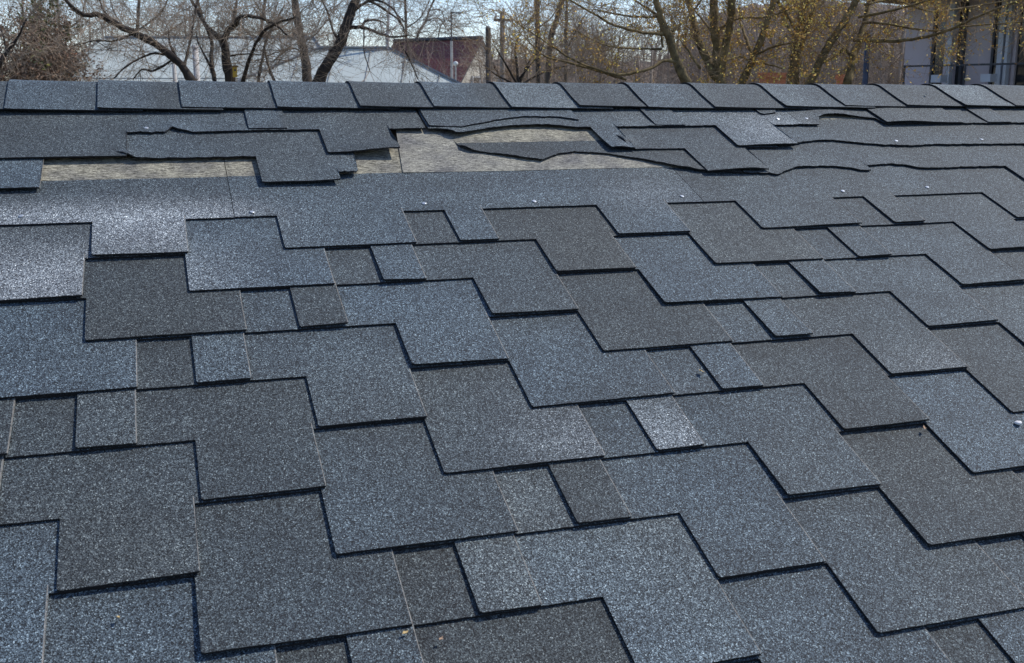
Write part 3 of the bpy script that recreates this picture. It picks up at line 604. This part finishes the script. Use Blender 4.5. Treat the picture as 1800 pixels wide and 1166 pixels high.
# brown leafy shrub and its green neighbour
def shrub(name, label, px0, px1, ytop, D, mat, n, size, tw=None, seed=1, cat='bush', depth=.9, nstem=26):
    rg = random.Random(seed); a, b = at(px0, 150, D), at(px1, 150, D); base = (a+b)/2; base.z = 0
    t = thing(name, label, cat, base, 'bushes beyond the ridge'); ax = (b-a); half = ax.length/2; ax.normalize(); ay = Vector((-ax.y, ax.x, 0))
    ztop = at((px0+px1)/2, ytop, D).z; st = MB(base); lf = MB(base); pts = []
    for i in range(nstem):
        x = rg.uniform(-1, 1); tip = base+ax*(x*half*.95)+ay*rg.uniform(-depth, depth)+Vector((0, 0, ztop*(1-.35*x*x)*rg.uniform(.75, 1.02)))
        root = base+ax*(x*half*.3)+ay*rg.uniform(-.2, .2); mid = root.lerp(tip, .5)+rv(rg)*.12
        st.tube([root, mid, tip], [.022, .014, .004], 5)
        for q in range(7): twig(st, mid.lerp(tip, rg.random()), ((tip-mid).normalized()*.5+rv(rg)).normalized(), .55, .005, 2 if q % 3 == 0 else 1, rg, .1, .35, (pts, .9))
    for p in pts:
        for _ in range(n):
            c = p+rv(rg)*.06*rg.random(); e1 = rv(rg); e2 = e1.cross(rv(rg)).normalized(); s = size*rg.uniform(.5, 1.3); lf.poly([c-e1*s, c-e2*s*.5, c+e1*s, c+e2*s*.5])
    st.build('stem', tw or M_TWIG, t); lf.build('foliage', mat, t); return t
shrub('leafy_bush', 'brown bush with withered leaves and pale canes at far left', -25, 132, 50, 14, M_LEAFB, 4, .019, M_TWIG, 41, depth=.8, nstem=120)
shrub('leafy_bush', 'yellow green bush low beside the left end of the metal roof', 92, 134, 104, 13, M_LEAFG, 6, .024, M_TWIG, 42, depth=.3, nstem=16)
shrub('conifer_bush', 'dark olive evergreen top showing behind the brown bush', 30, 105, 36, 17, M_LEAFG, 5, .032, M_TWIG, 43, depth=.4, nstem=22)
# distant woodland: one mass no one could count
rg = random.Random(77); wd = MB(); 
for i in range(165):
    px = rg.uniform(840, 1640); D = rg.uniform(34, 60); top = (rg.uniform(15, 70) if px > 1185 else rg.uniform(50, 90)) if px > 1000 else rg.uniform(82, 115)
    if 1100 < px < 1185: top = rg.uniform(70, 100)
    b0 = at(px, 150, D); b0.z = 0; tp = at(px+rg.uniform(-25, 25), top, D); mid = b0.lerp(tp, .5)+rv(rg)*.3
    wd.tube([b0, mid, tp], [.13, .09, .03], 5)
    for q in range(9): twig(wd, mid.lerp(tp, rg.uniform(-.2, 1)), (rv(rg)+Vector((0, 0, .5))).normalized(), rg.uniform(1.0, 2.0), .016, 2, rg, .2, .35, None, 3)
o = wd.build('far_woodland', M_TWIGF); tag(o, 'brown leafless woodland massed in the distance behind the trees', 'woodland', kind='stuff')
rg = random.Random(78); wd = MB()
for i in range(26):
    px = rg.uniform(-60, 640); D = rg.uniform(45, 70); top = rg.uniform(10, 70)
    b0 = at(px, 150, D); b0.z = 0; tp = at(px+rg.uniform(-15, 15), top, D); mid = b0.lerp(tp, .5)+rv(rg)*.3
    wd.tube([b0, mid, tp], [.13, .09, .03], 5)
    for q in range(8): twig(wd, mid.lerp(tp, rg.uniform(0, 1)), (rv(rg)+Vector((0, 0, .5))).normalized(), rg.uniform(1.2, 2.4), .017, 2, rg, .2, .35, None, 3)
o = wd.build('far_woodland', M_TWIGF); tag(o, 'grey leafless treetops massed in the distance behind the metal roofs', 'woodland', kind='stuff')
# wooded rise beyond the trees
hm = noisy('wooded hill', (.07, .050, .036), (.32, .24, .18), 1.6, .95, bump=.6, detail=12)
hv, hf = [], []
for i in range(61):
    px = 700+1200*i/60; D0 = 95
    h = 62+93*min(1, max(0, (px-1160)/120))
    for j, (dd, ff) in enumerate(((0, 0), (6, .55), (16, .9), (30, 1), (60, .8))):
        p = at(px, 172, D0+dd); z = (4.3+(h/F*(D0+30))*(ff))*1.0 if ff else 0; hv.append((p.x, p.y, z*(1 if ff == 0 else 1)+(.9*noise.noise(Vector((px*.03, dd*.1, 0))) if ff else 0)))
for i in range(60):
    for j in range(4): A = i*5+j; hf.append((A, A+5, A+6, A+1))
o = mesh('hill', hv, hf, hm, smooth=True); o['kind'] = 'structure'

# ------------------------------------------------------------------ buildings beyond the ridge
M_METAL = noisy('dull zinc sheet', (.37, .405, .375), (.47, .51, .475), 1.2, .65, spec=.3)
M_SEAM = noisy('sheet seam', (.16, .17, .17), (.24, .25, .25), 3, .6)
M_CREAM = noisy('cream wall paint', (.60, .55, .44), (.72, .67, .55), 3, .85)
M_LAV = noisy('lavender grey render', (.46, .43, .49), (.54, .51, .57), 1.5, .9)
M_GLASS, _t, _b = newmat('dark window glass', .12, .6); _b.inputs['Base Color'].default_value = (.015, .018, .022, 1)
M_BLUE = noisy('pale blue grey paint', (.42, .48, .58), (.52, .58, .68), 3, .6)
M_STEEL = noisy('dark steel', (.03, .035, .045), (.07, .08, .10), 8, .5)
M_SOFF = noisy('brown soffit', (.10, .065, .04), (.18, .12, .075), 3, .8)
M_ORANGE = noisy('orange brick', (.42, .13, .06), (.60, .23, .11), 30, .9, bump=.3)
M_REDT = None
def tile_mat():
    m, t, b = newmat('dark red roof tiles', .55, .4)
    tc = N(t, 'ShaderNodeTexCoord'); br = N(t, 'ShaderNodeTexBrick'); t.links.new(tc.outputs['UV'], br.inputs['Vector'])
    br.inputs['Scale'].default_value = 1.0; br.inputs['Brick Width'].default_value = .20; br.inputs['Row Height'].default_value = .26; br.inputs['Mortar Size'].default_value = .03
    br.offset = .5; br.inputs['Color1'].default_value = (.20, .055, .036, 1); br.inputs['Color2'].default_value = (.13, .038, .028, 1); br.inputs['Mortar'].default_value = (.19, .075, .062, 1)
    t.links.new(br.outputs['Color'], b.inputs['Base Color']); return m
M_REDT = tile_mat()
def quadmesh(name, quads, mat, parent, org, uv=False):
    mb = MB(org)
    for q in quads: mb.poly(q)
    o = mb.build(name, mat, parent)
    if uv:
        u = o.data.uv_layers.new(name='UVMap')
        for pl in o.data.polygons:
            vs_ = [Vector(o.data.vertices[i].co) for i in pl.vertices]; e1 = (vs_[1]-vs_[0]).normalized(); nn = pl.normal; e2 = nn.cross(e1)
            for li, vi in zip(pl.loop_indices, pl.vertices):
                d = Vector(o.data.vertices[vi].co)-vs_[0]; u.data[li].uv = (d.dot(e1), d.dot(e2))
    return o
def slab(pts, th=.08):
    """quads of a closed slab from a planar outline, thickness downwards"""
    t = [Vector(p) for p in pts]; b = [p-Vector((0, 0, th)) for p in t]; n = len(t)
    return [t, b[::-1]]+[[t[i], b[i], b[(i+1) % n], t[(i+1) % n]] for i in range(n)]
def hipped(name, label, pxa, pxb, pyr, D, depth, hang, drop, wallh, group=None, seams=True, seed=1, rise_frac=1.0):
    """metal hip roof: ridge from pxa to pxb at image height pyr; eaves spread by hang"""
    A, B = at(pxa, pyr, D), at(pxb, pyr, D); zr_ = A.z; B.z = zr_; dx = (B-A).normalized(); dy = Vector((-dx.y, dx.x, 0)); base = (A+B)/2; base.z = 0
    t = thing(name, label, 'house', base, group); ze = zr_-drop
    def E(s, u, v): return Vector((s.x+dx.x*u+dy.x*v, s.y+dx.y*u+dy.y*v, ze))
    f0, f1, k0, k1 = E(A, -hang, -depth), E(B, hang, -depth), E(A, -hang, depth), E(B, hang, depth)
    qs = slab([f0, f1, B, A], .05)+slab([k1, k0, A, B], .05)+slab([k0, f0, A], .05)+slab([f1, k1, B], .05)
    quadmesh('roof', qs, M_METAL, t, base)
    if seams:
        sm = MB(base)
        nr_ = int(((f1-f0).length)/.62)
        for i in range(1, nr_):
            p0 = f0.lerp(f1, i/nr_); u = (p0-A).dot(dx); L_ = (B-A).length
            uc = min(max(u, 0), L_); 
            fr = 1-(max(0, -u) if u < 0 else max(0, u-L_))/hang
            top = p0+(Vector((0, 0, drop))+dy*depth)*max(fr, .05)
            sm.tube([p0+Vector((0, 0, .012)), top+Vector((0, 0, .012))], .011, 4)
        for fr in (.33, .62):
            a_ = f0.lerp(A, fr); b_ = f1.lerp(B, fr); sm.tube([a_+Vector((0, 0, .01)), b_+Vector((0, 0, .01))], .007, 4)
        sm.tube([A+Vector((0, 0, .02)), B+Vector((0, 0, .02))], .03, 6); sm.tube([f1+Vector((0, 0, .02)), B+Vector((0, 0, .02))], .025, 5); sm.tube([f0+Vector((0, 0, .02)), A+Vector((0, 0, .02))], .025, 5)
        sm.build('roof_seam', M_SEAM, t)
    wl = MB(base); ins = .35
    W = [E(A, -hang+ins, -depth+ins), E(B, hang-ins, -depth+ins), E(B, hang-ins, depth-ins), E(A, -hang+ins, depth-ins)]
    wl.hexa([Vector((p.x, p.y, 0)) for p in W]+[Vector((p.x, p.y, ze-.01)) for p in W]); wl.build('wall', M_CREAM, t)
    for i in range(3):
        wv = MB(base); c = W[0].lerp(W[1], .2+.3*i); wv.box((c.x-dy.x*.02, c.y-dy.y*.02, 1.5), (1.1, .08, 1.2), dx, dy); wv.build('window', M_GLASS, t)
    return t, (A, B, dx, dy, ze)
HG = 'grey metal roofed houses beyond the ridge'
hipped('metal_roof_house', 'long house with a broad pale grey sheet metal roof behind the left bare trees', 185, 552, 67, 26, 4.6, 2.3, 2.6, 3, HG)
hipped('metal_roof_house', 'house with a smaller pale grey hipped metal roof in front of the red tiled one', 560, 684, 86, 20, 3.0, 3.6, 1.75, 3, HG)
# red tiled house with a cream gable
B = at(847, 68, 53); dx = Vector((.62, -.7846, 0)); A = B-dx*5.3; dy = Vector((-dx.y, dx.x, 0)); base = (A+B)/2; base.z = 0
t = thing('tiled_house', 'house with dark red tiled roof and cream gable wall left of the two poles', 'house', base, None)
def off(p, u, v, z=0): return Vector((p.x+dx.x*u+dy.x*v, p.y+dx.y*u+dy.y*v, p.z+z))
DRP, SPR = 4.0, 3.6
quadmesh('roof', slab([off(A, -.3, -SPR, -DRP), off(B, .04, -SPR, -DRP), off(B, .04, 0), off(A, -.3, 0)], .14)+slab([off(B, .04, SPR, -DRP), off(A, -.3, SPR, -DRP), off(A, -.3, 0), off(B, .04, 0)], .14), M_REDT, t, base, True)
rc = MB(base); rc.tube([off(A, -.3, 0, .05), off(B, .04, 0, .05)], .1, 6); rc.build('ridge_tile', M_STEEL, t, True)
wl = MB(base); zz = A.z-.35
for q in (A, B):
    pass
def gw(p, u): return [off(p, u, -SPR+.45, -DRP+.4), off(p, u, SPR-.45, -DRP+.4), off(p, u, 0, -.25)]
ga, gb = gw(A, 0), gw(B, -.01)
def dn(p): return Vector((p.x, p.y, 0))
wl.poly([dn(gb[0]), dn(gb[1]), gb[1], gb[2], gb[0]]); wl.poly([dn(ga[1]), dn(ga[0]), ga[0], ga[2], ga[1]])
wl.poly([dn(ga[0]), dn(gb[0]), gb[0], ga[0]]); wl.poly([dn(gb[1]), dn(ga[1]), ga[1], gb[1]]); wl.build('wall', M_CREAM, t)
def barge(u0, u1): 
    m_ = MB(base)
    for sg in (-1, 1): m_.tube([off(B, .045, 0, -.10), off(B, .045, sg*SPR, -DRP-.1)], .035, 4)
    return m_
barge(0, 0).build('bargeboard', M_STEEL, t)
for vv, ww in ((-.55, .5), (.55, .5)):
    wn = MB(base); wn.box(off(B, .0, vv, -2.35), (.05, ww, .95), dx, dy); o = wn.build('window', M_GLASS, t)
    wf = MB(base)
    for s_ in (-1, 1): wf.box(off(B, .01, vv+s_*(ww/2+.04), -2.35), (.10, .07, 1.08), dx, dy)
    wf.box(off(B, .012, vv, -1.84), (.10, ww+.2, .08), dx, dy); wf.box(off(B, .012, vv, -2.88), (.12, ww+.2, .08), dx, dy); wf.build('window_frame', M_FASC, o); wf = None
# orange roof at far left
D = 30; p = at(130, 92, D); base = Vector((p.x, p.y, 0)); t = thing('orange_roof_house', 'small house with an orange roof peeping out at far left', 'house', base)
def o3(u, v, z): return Vector((p.x+u, p.y+v, z))
quadmesh('roof', slab([o3(-1.2, -1.2, p.z-.9), o3(1.2, -1.2, p.z-.9), o3(.6, 0, p.z), o3(-.9, 0, p.z)], .08)+slab([o3(1.2, 1.2, p.z-.9), o3(-1.2, 1.2, p.z-.9), o3(-.9, 0, p.z), o3(.6, 0, p.z)], .08), M_ORANGE, t, base)
w_ = MB(base); w_.box((p.x, p.y, (p.z-1)/2), (2.0, 2.0, p.z-1.0)); w_.build('wall', M_CREAM, t)
# low orange brick piers beyond the ridge
for (pa_, pb_, yt, lb) in ((1335, 1382, 128, 'orange brick chimney top poking up under the slanting budding stem'), (1475, 1490, 131, 'small orange brick stack between the budding trunks at right')):
    D = 13; a_, b_ = at(pa_, yt, D), at(pb_, yt, D); c = (a_+b_)/2; hgt = c.z
    t = thing('brick_chimney', lb, 'chimney', (c.x, c.y, 0)); mb = MB((c.x, c.y, 0)); wdt = (b_-a_).length
    mb.box((c.x, c.y, (hgt-.06)/2), (wdt*.88, .14, hgt-.06)); mb.build('stack', M_ORANGE, t); mb = MB((c.x, c.y, 0)); mb.box((c.x, c.y, hgt-.03), (wdt*.95, .19, .06)); mb.build('coping', M_ORANGE, t)

# lavender building at right
D = 17; A = at(1586, 150, D); ax = (at(1900, 150, D-2.0)-A); ax.z = 0; ax.normalize(); ay = Vector((-ax.y, ax.x, 0)); base = Vector((A.x, A.y, 0))
t = thing('rendered_building', 'lavender grey rendered building with tall dark windows behind the rightmost tree', 'building', base)
def bx_(name, mat, u0, u1, v0, v1, z0, z1):
    mb = MB(base); mb.hexa([base+ax*u+ay*v+Vector((0, 0, z)) for z in (z0, z1) for u, v in ((u0, v0), (u1, v0), (u1, v1), (u0, v1))]); return mb.build(name, mat, t)
zt_ = at(1700, 42, D).z; zb_ = at(1700, 140, D).z
def U(px):      # horizontal position along the facade seen at pixel px
    d = AX*((px-900)/F)+AZ*1.0; d.z = 0; A2 = Vector((A.x-CL.x, A.y-CL.y, 0))
    den = d.x*(-ax.y)+d.y*ax.x; s = (A2.x*(-ax.y)+A2.y*ax.x)/den; q = d*s-A2; return q.dot(ax)
bx_('wall', M_LAV, 0, 8, 0, 6, 0, zt_+.33)
bx_('roof', M_SOFF, -.5, 8.6, -2.6, 6.6, zt_+.34, zt_+.60)
bx_('fascia_board', M_STEEL, -.56, 8.7, -2.66, -2.605, zt_+.28, zt_+.70)
for q in range(7): bx_('soffit_beam', M_STEEL, .3+q*1.25, .42+q*1.25, -2.59, -.001, zt_+.25, zt_+.338)
for (p0, p1) in ((1604, 1624), (1743, 1767), (1880, 1905)): bx_('window', M_GLASS, U(p0), U(p1), -.03, .02, 1.6, zt_+.18)
for (p0, p1) in ((1601, 1604.5), (1767, 1770.5)): bx_('window_frame', M_STEEL, U(p0), U(p1), -.07, .0, 1.5, zt_+.22)
for (p0, p1) in ((1624, 1629), (1738, 1743)): bx_('window_frame', M_LAV, U(p0), U(p1), -.09, .0, 1.5, zt_+.22)
for (p0, p1) in ((1634, 1641), (1718, 1726), (1730, 1735)): bx_('pillar', M_BLUE, U(p0), U(p1), -.20, -.095, 0, zt_+.24)
for (p0, p1) in ((1643, 1649), (1706, 1716)): bx_('window', M_GLASS, U(p0), U(p1), -.05, .02, 1.6, zt_+.3)
for (p0, p1) in ((1650, 1654), (1701, 1705)): bx_('downpipe', M_STEEL, U(p0), U(p1), -.08, .0, 0, zt_+.24)
zr2 = at(1700, 119, D).z
bx_('railing', M_STEEL, .35, 8, -.62, -.59, zr2-.015, zr2+.012)
for q in range(8): bx_('railing_post', M_STEEL, .35+q*.95, .375+q*.95, -.615, -.595, zr2-1.1, zr2-.016)
bx_('balcony_floor', M_LAV, .35, 8, -.66, -.001, zr2-1.25, zr2-1.101)
for pp in (1642, 1724): bx_('railing_box', M_BLUE, U(pp-8), U(pp+8), -.60, -.40, zb_-.06, zb_+.05)

# ------------------------------------------------------------------ poles, aerial, lamp post, nest box, wires
M_POLE = noisy('weathered pole wood', (.12, .10, .085), (.26, .225, .19), 12, .9, stretch=(1, 1, .2))
M_POLED = noisy('dark pole wood', (.04, .032, .028), (.10, .08, .07), 12, .9, stretch=(1, 1, .2))
M_CONC = noisy('pale concrete', (.32, .30, .27), (.48, .45, .41), 6, .9)
def pole(name, label, px, ytop, D, r, mat, cat='pole', grp=None):
    p = at(px, ytop, D); t = thing(name, label, cat, (p.x, p.y, 0), grp); mb = MB((p.x, p.y, 0)); mb.tube([(p.x, p.y, -.1), (p.x+.01, p.y, p.z*.5), (p.x, p.y, p.z)], [r*1.25, r*1.1, r], 10); mb.build('shaft', mat, t, True); return t, p
UP = 'wooden utility poles'
t, p = pole('utility_pole', 'short dark wooden pole right of the cream gable', 858, 50, 21, .052, M_POLED, grp=UP)
mb = MB((p.x, p.y, 0)); mb.tube([(p.x, p.y, p.z), (p.x, p.y, p.z+.04)], [.06, .035], 8); mb.build('pole_cap', M_STEEL, t)
t2, p2 = pole('utility_pole', 'taller weathered grey wooden pole behind the short dark one', 883, 20, 27, .062, M_POLE, grp=UP)
mb = MB((p2.x, p2.y, 0)); mb.box((p2.x, p2.y-.08, p2.z-.22), (.5, .07, .07)); mb.build('crossarm', M_POLE, t2)
for s_ in (-.2, .2):
    mb = MB((p2.x, p2.y, 0)); mb.tube([(p2.x+s_, p2.y-.08, p2.z-.18), (p2.x+s_, p2.y-.08, p2.z-.12), (p2.x+s_, p2.y-.08, p2.z-.08)], [.02, .035, .015], 8); mb.build('insulator', M_FASC, t2)
p = at(793, 20, 24); t = thing('aerial_mast', 'thin dark television aerial mast in front of the red tiled roof', 'aerial', (p.x, p.y, 0)); zc = at(793, 72, 24).z; zl = at(793, 125, 24).z
mb = MB((p.x, p.y, 0)); mb.tube([(p.x, p.y, zc), (p.x, p.y, p.z)], .016, 6); mb.build('mast', M_STEEL, t)
mb = MB((p.x, p.y, 0)); mb.tube([(p.x, p.y, 0), (p.x, p.y, zc)], .03, 8); mb.build('lower_mast', M_CONC, t)
mb = MB((p.x, p.y, 0)); bm = p.z-.03; mb.tube([(p.x-.02, p.y, bm), (p.x+.25, p.y+.02, bm-.01)], .010, 5)
for i in range(5): u = .02+i*.05; mb.tube([(p.x+u, p.y-.22, bm), (p.x+u, p.y+.22, bm)], .006, 4)
mb.tube([(p.x-.02, p.y, bm-.12), (p.x+.12, p.y, bm-.12)], .008, 5); mb.build('antenna', M_STEEL, t)
p = at(801, 112, 23); t = thing('lamp_post', 'small white globe lamp on a thin post in front of the red tiled roof', 'lamp post', (p.x, p.y, 0))
mb = MB((p.x, p.y, 0)); mb.tube([(p.x, p.y, 0), (p.x, p.y, p.z-.05)], .018, 7); mb.build('post', M_CONC, t)
mb = MB((p.x, p.y, 0)); mb.tube([(p.x, p.y, p.z-.05), (p.x, p.y, p.z-.035), (p.x, p.y, p.z), (p.x, p.y, p.z+.035), (p.x, p.y, p.z+.05)], [.015, .04, .052, .04, .012], 10); mb.build('globe', M_FASC, t, True)
t, p = pole('steel_post', 'black steel post between the rightmost budding tree and the lavender building', 1526, 62, 13.5, .035, M_STEEL, 'post')
mb = MB((p.x, p.y, 0)); mb.tube([(p.x, p.y, p.z+.001), (p.x, p.y, p.z+.02)], [.05, .04], 8); mb.build('post_cap', M_STEEL, t)
# pale fence posts / thin trunks among the left trees
for px, yt, r, D, mt, lb in ((304, 88, .032, 17, M_CONC, 'pale concrete post left of the forked tree, the shorter and greyer one'), (343, 84, .042, 15, M_BIRCH, 'taller cream post right of the leaning dark limb')):
    t, p = pole('garden_post', lb, px, yt, D, r, mt, 'post', 'pale garden posts')
    mb = MB((p.x, p.y, 0)); mb.tube([(p.x, p.y, p.z+.001), (p.x, p.y, p.z+.03)], [r*1.25, r*.8], 8); mb.build('post_cap', mt, t)
# nest box
M_YEL = noisy('yellow box paint', (.55, .33, .04), (.70, .44, .07), 8, .7); M_YELD = noisy('brown box roof', (.20, .12, .04), (.30, .18, .06), 8, .8)
p = at(413, 127, 11.9); t = thing('nest_box', 'yellow wooden nest box fixed to the dark forked trunk', 'birdhouse', p)
mb = MB(p); mb.box(p, (.045, .06, .11)); mb.build('box', M_YEL, t)
mb = MB(p); mb.box(p+Vector((0, -.005, .062)), (.07, .09, .012)); mb.build('lid', M_YELD, t)
mb = MB(p); mb.tube([p+Vector((0, -.031, .02)), p+Vector((0, -.033, .02))], .011, 10); mb.build('entrance_hole', M_STEEL, t)
# wires
def wire(pts, label, r=.006):
    a, b = at(*pts[0]), at(*pts[1]); mb = MB(a); mb.tube([a.lerp(b, i/16)-Vector((0, 0, .9*(a-b).length/40*4*(i/16)*(1-i/16))) for i in range(17)], r, 4)
    o = mb.build('overhead_wire', M_STEEL); o.location = a; tag(o, label, 'cable', 'overhead wires')
wire(((-60, 70, 22), (560, 84, 24)), 'overhead wire running across the left metal roof')
wire(((883, 21, 27), (700, 28, 34)), 'overhead wire leading left from the taller grey pole')
wire(((540, 86, 19), (700, 86, 19)), 'wire just above the smaller metal roof')
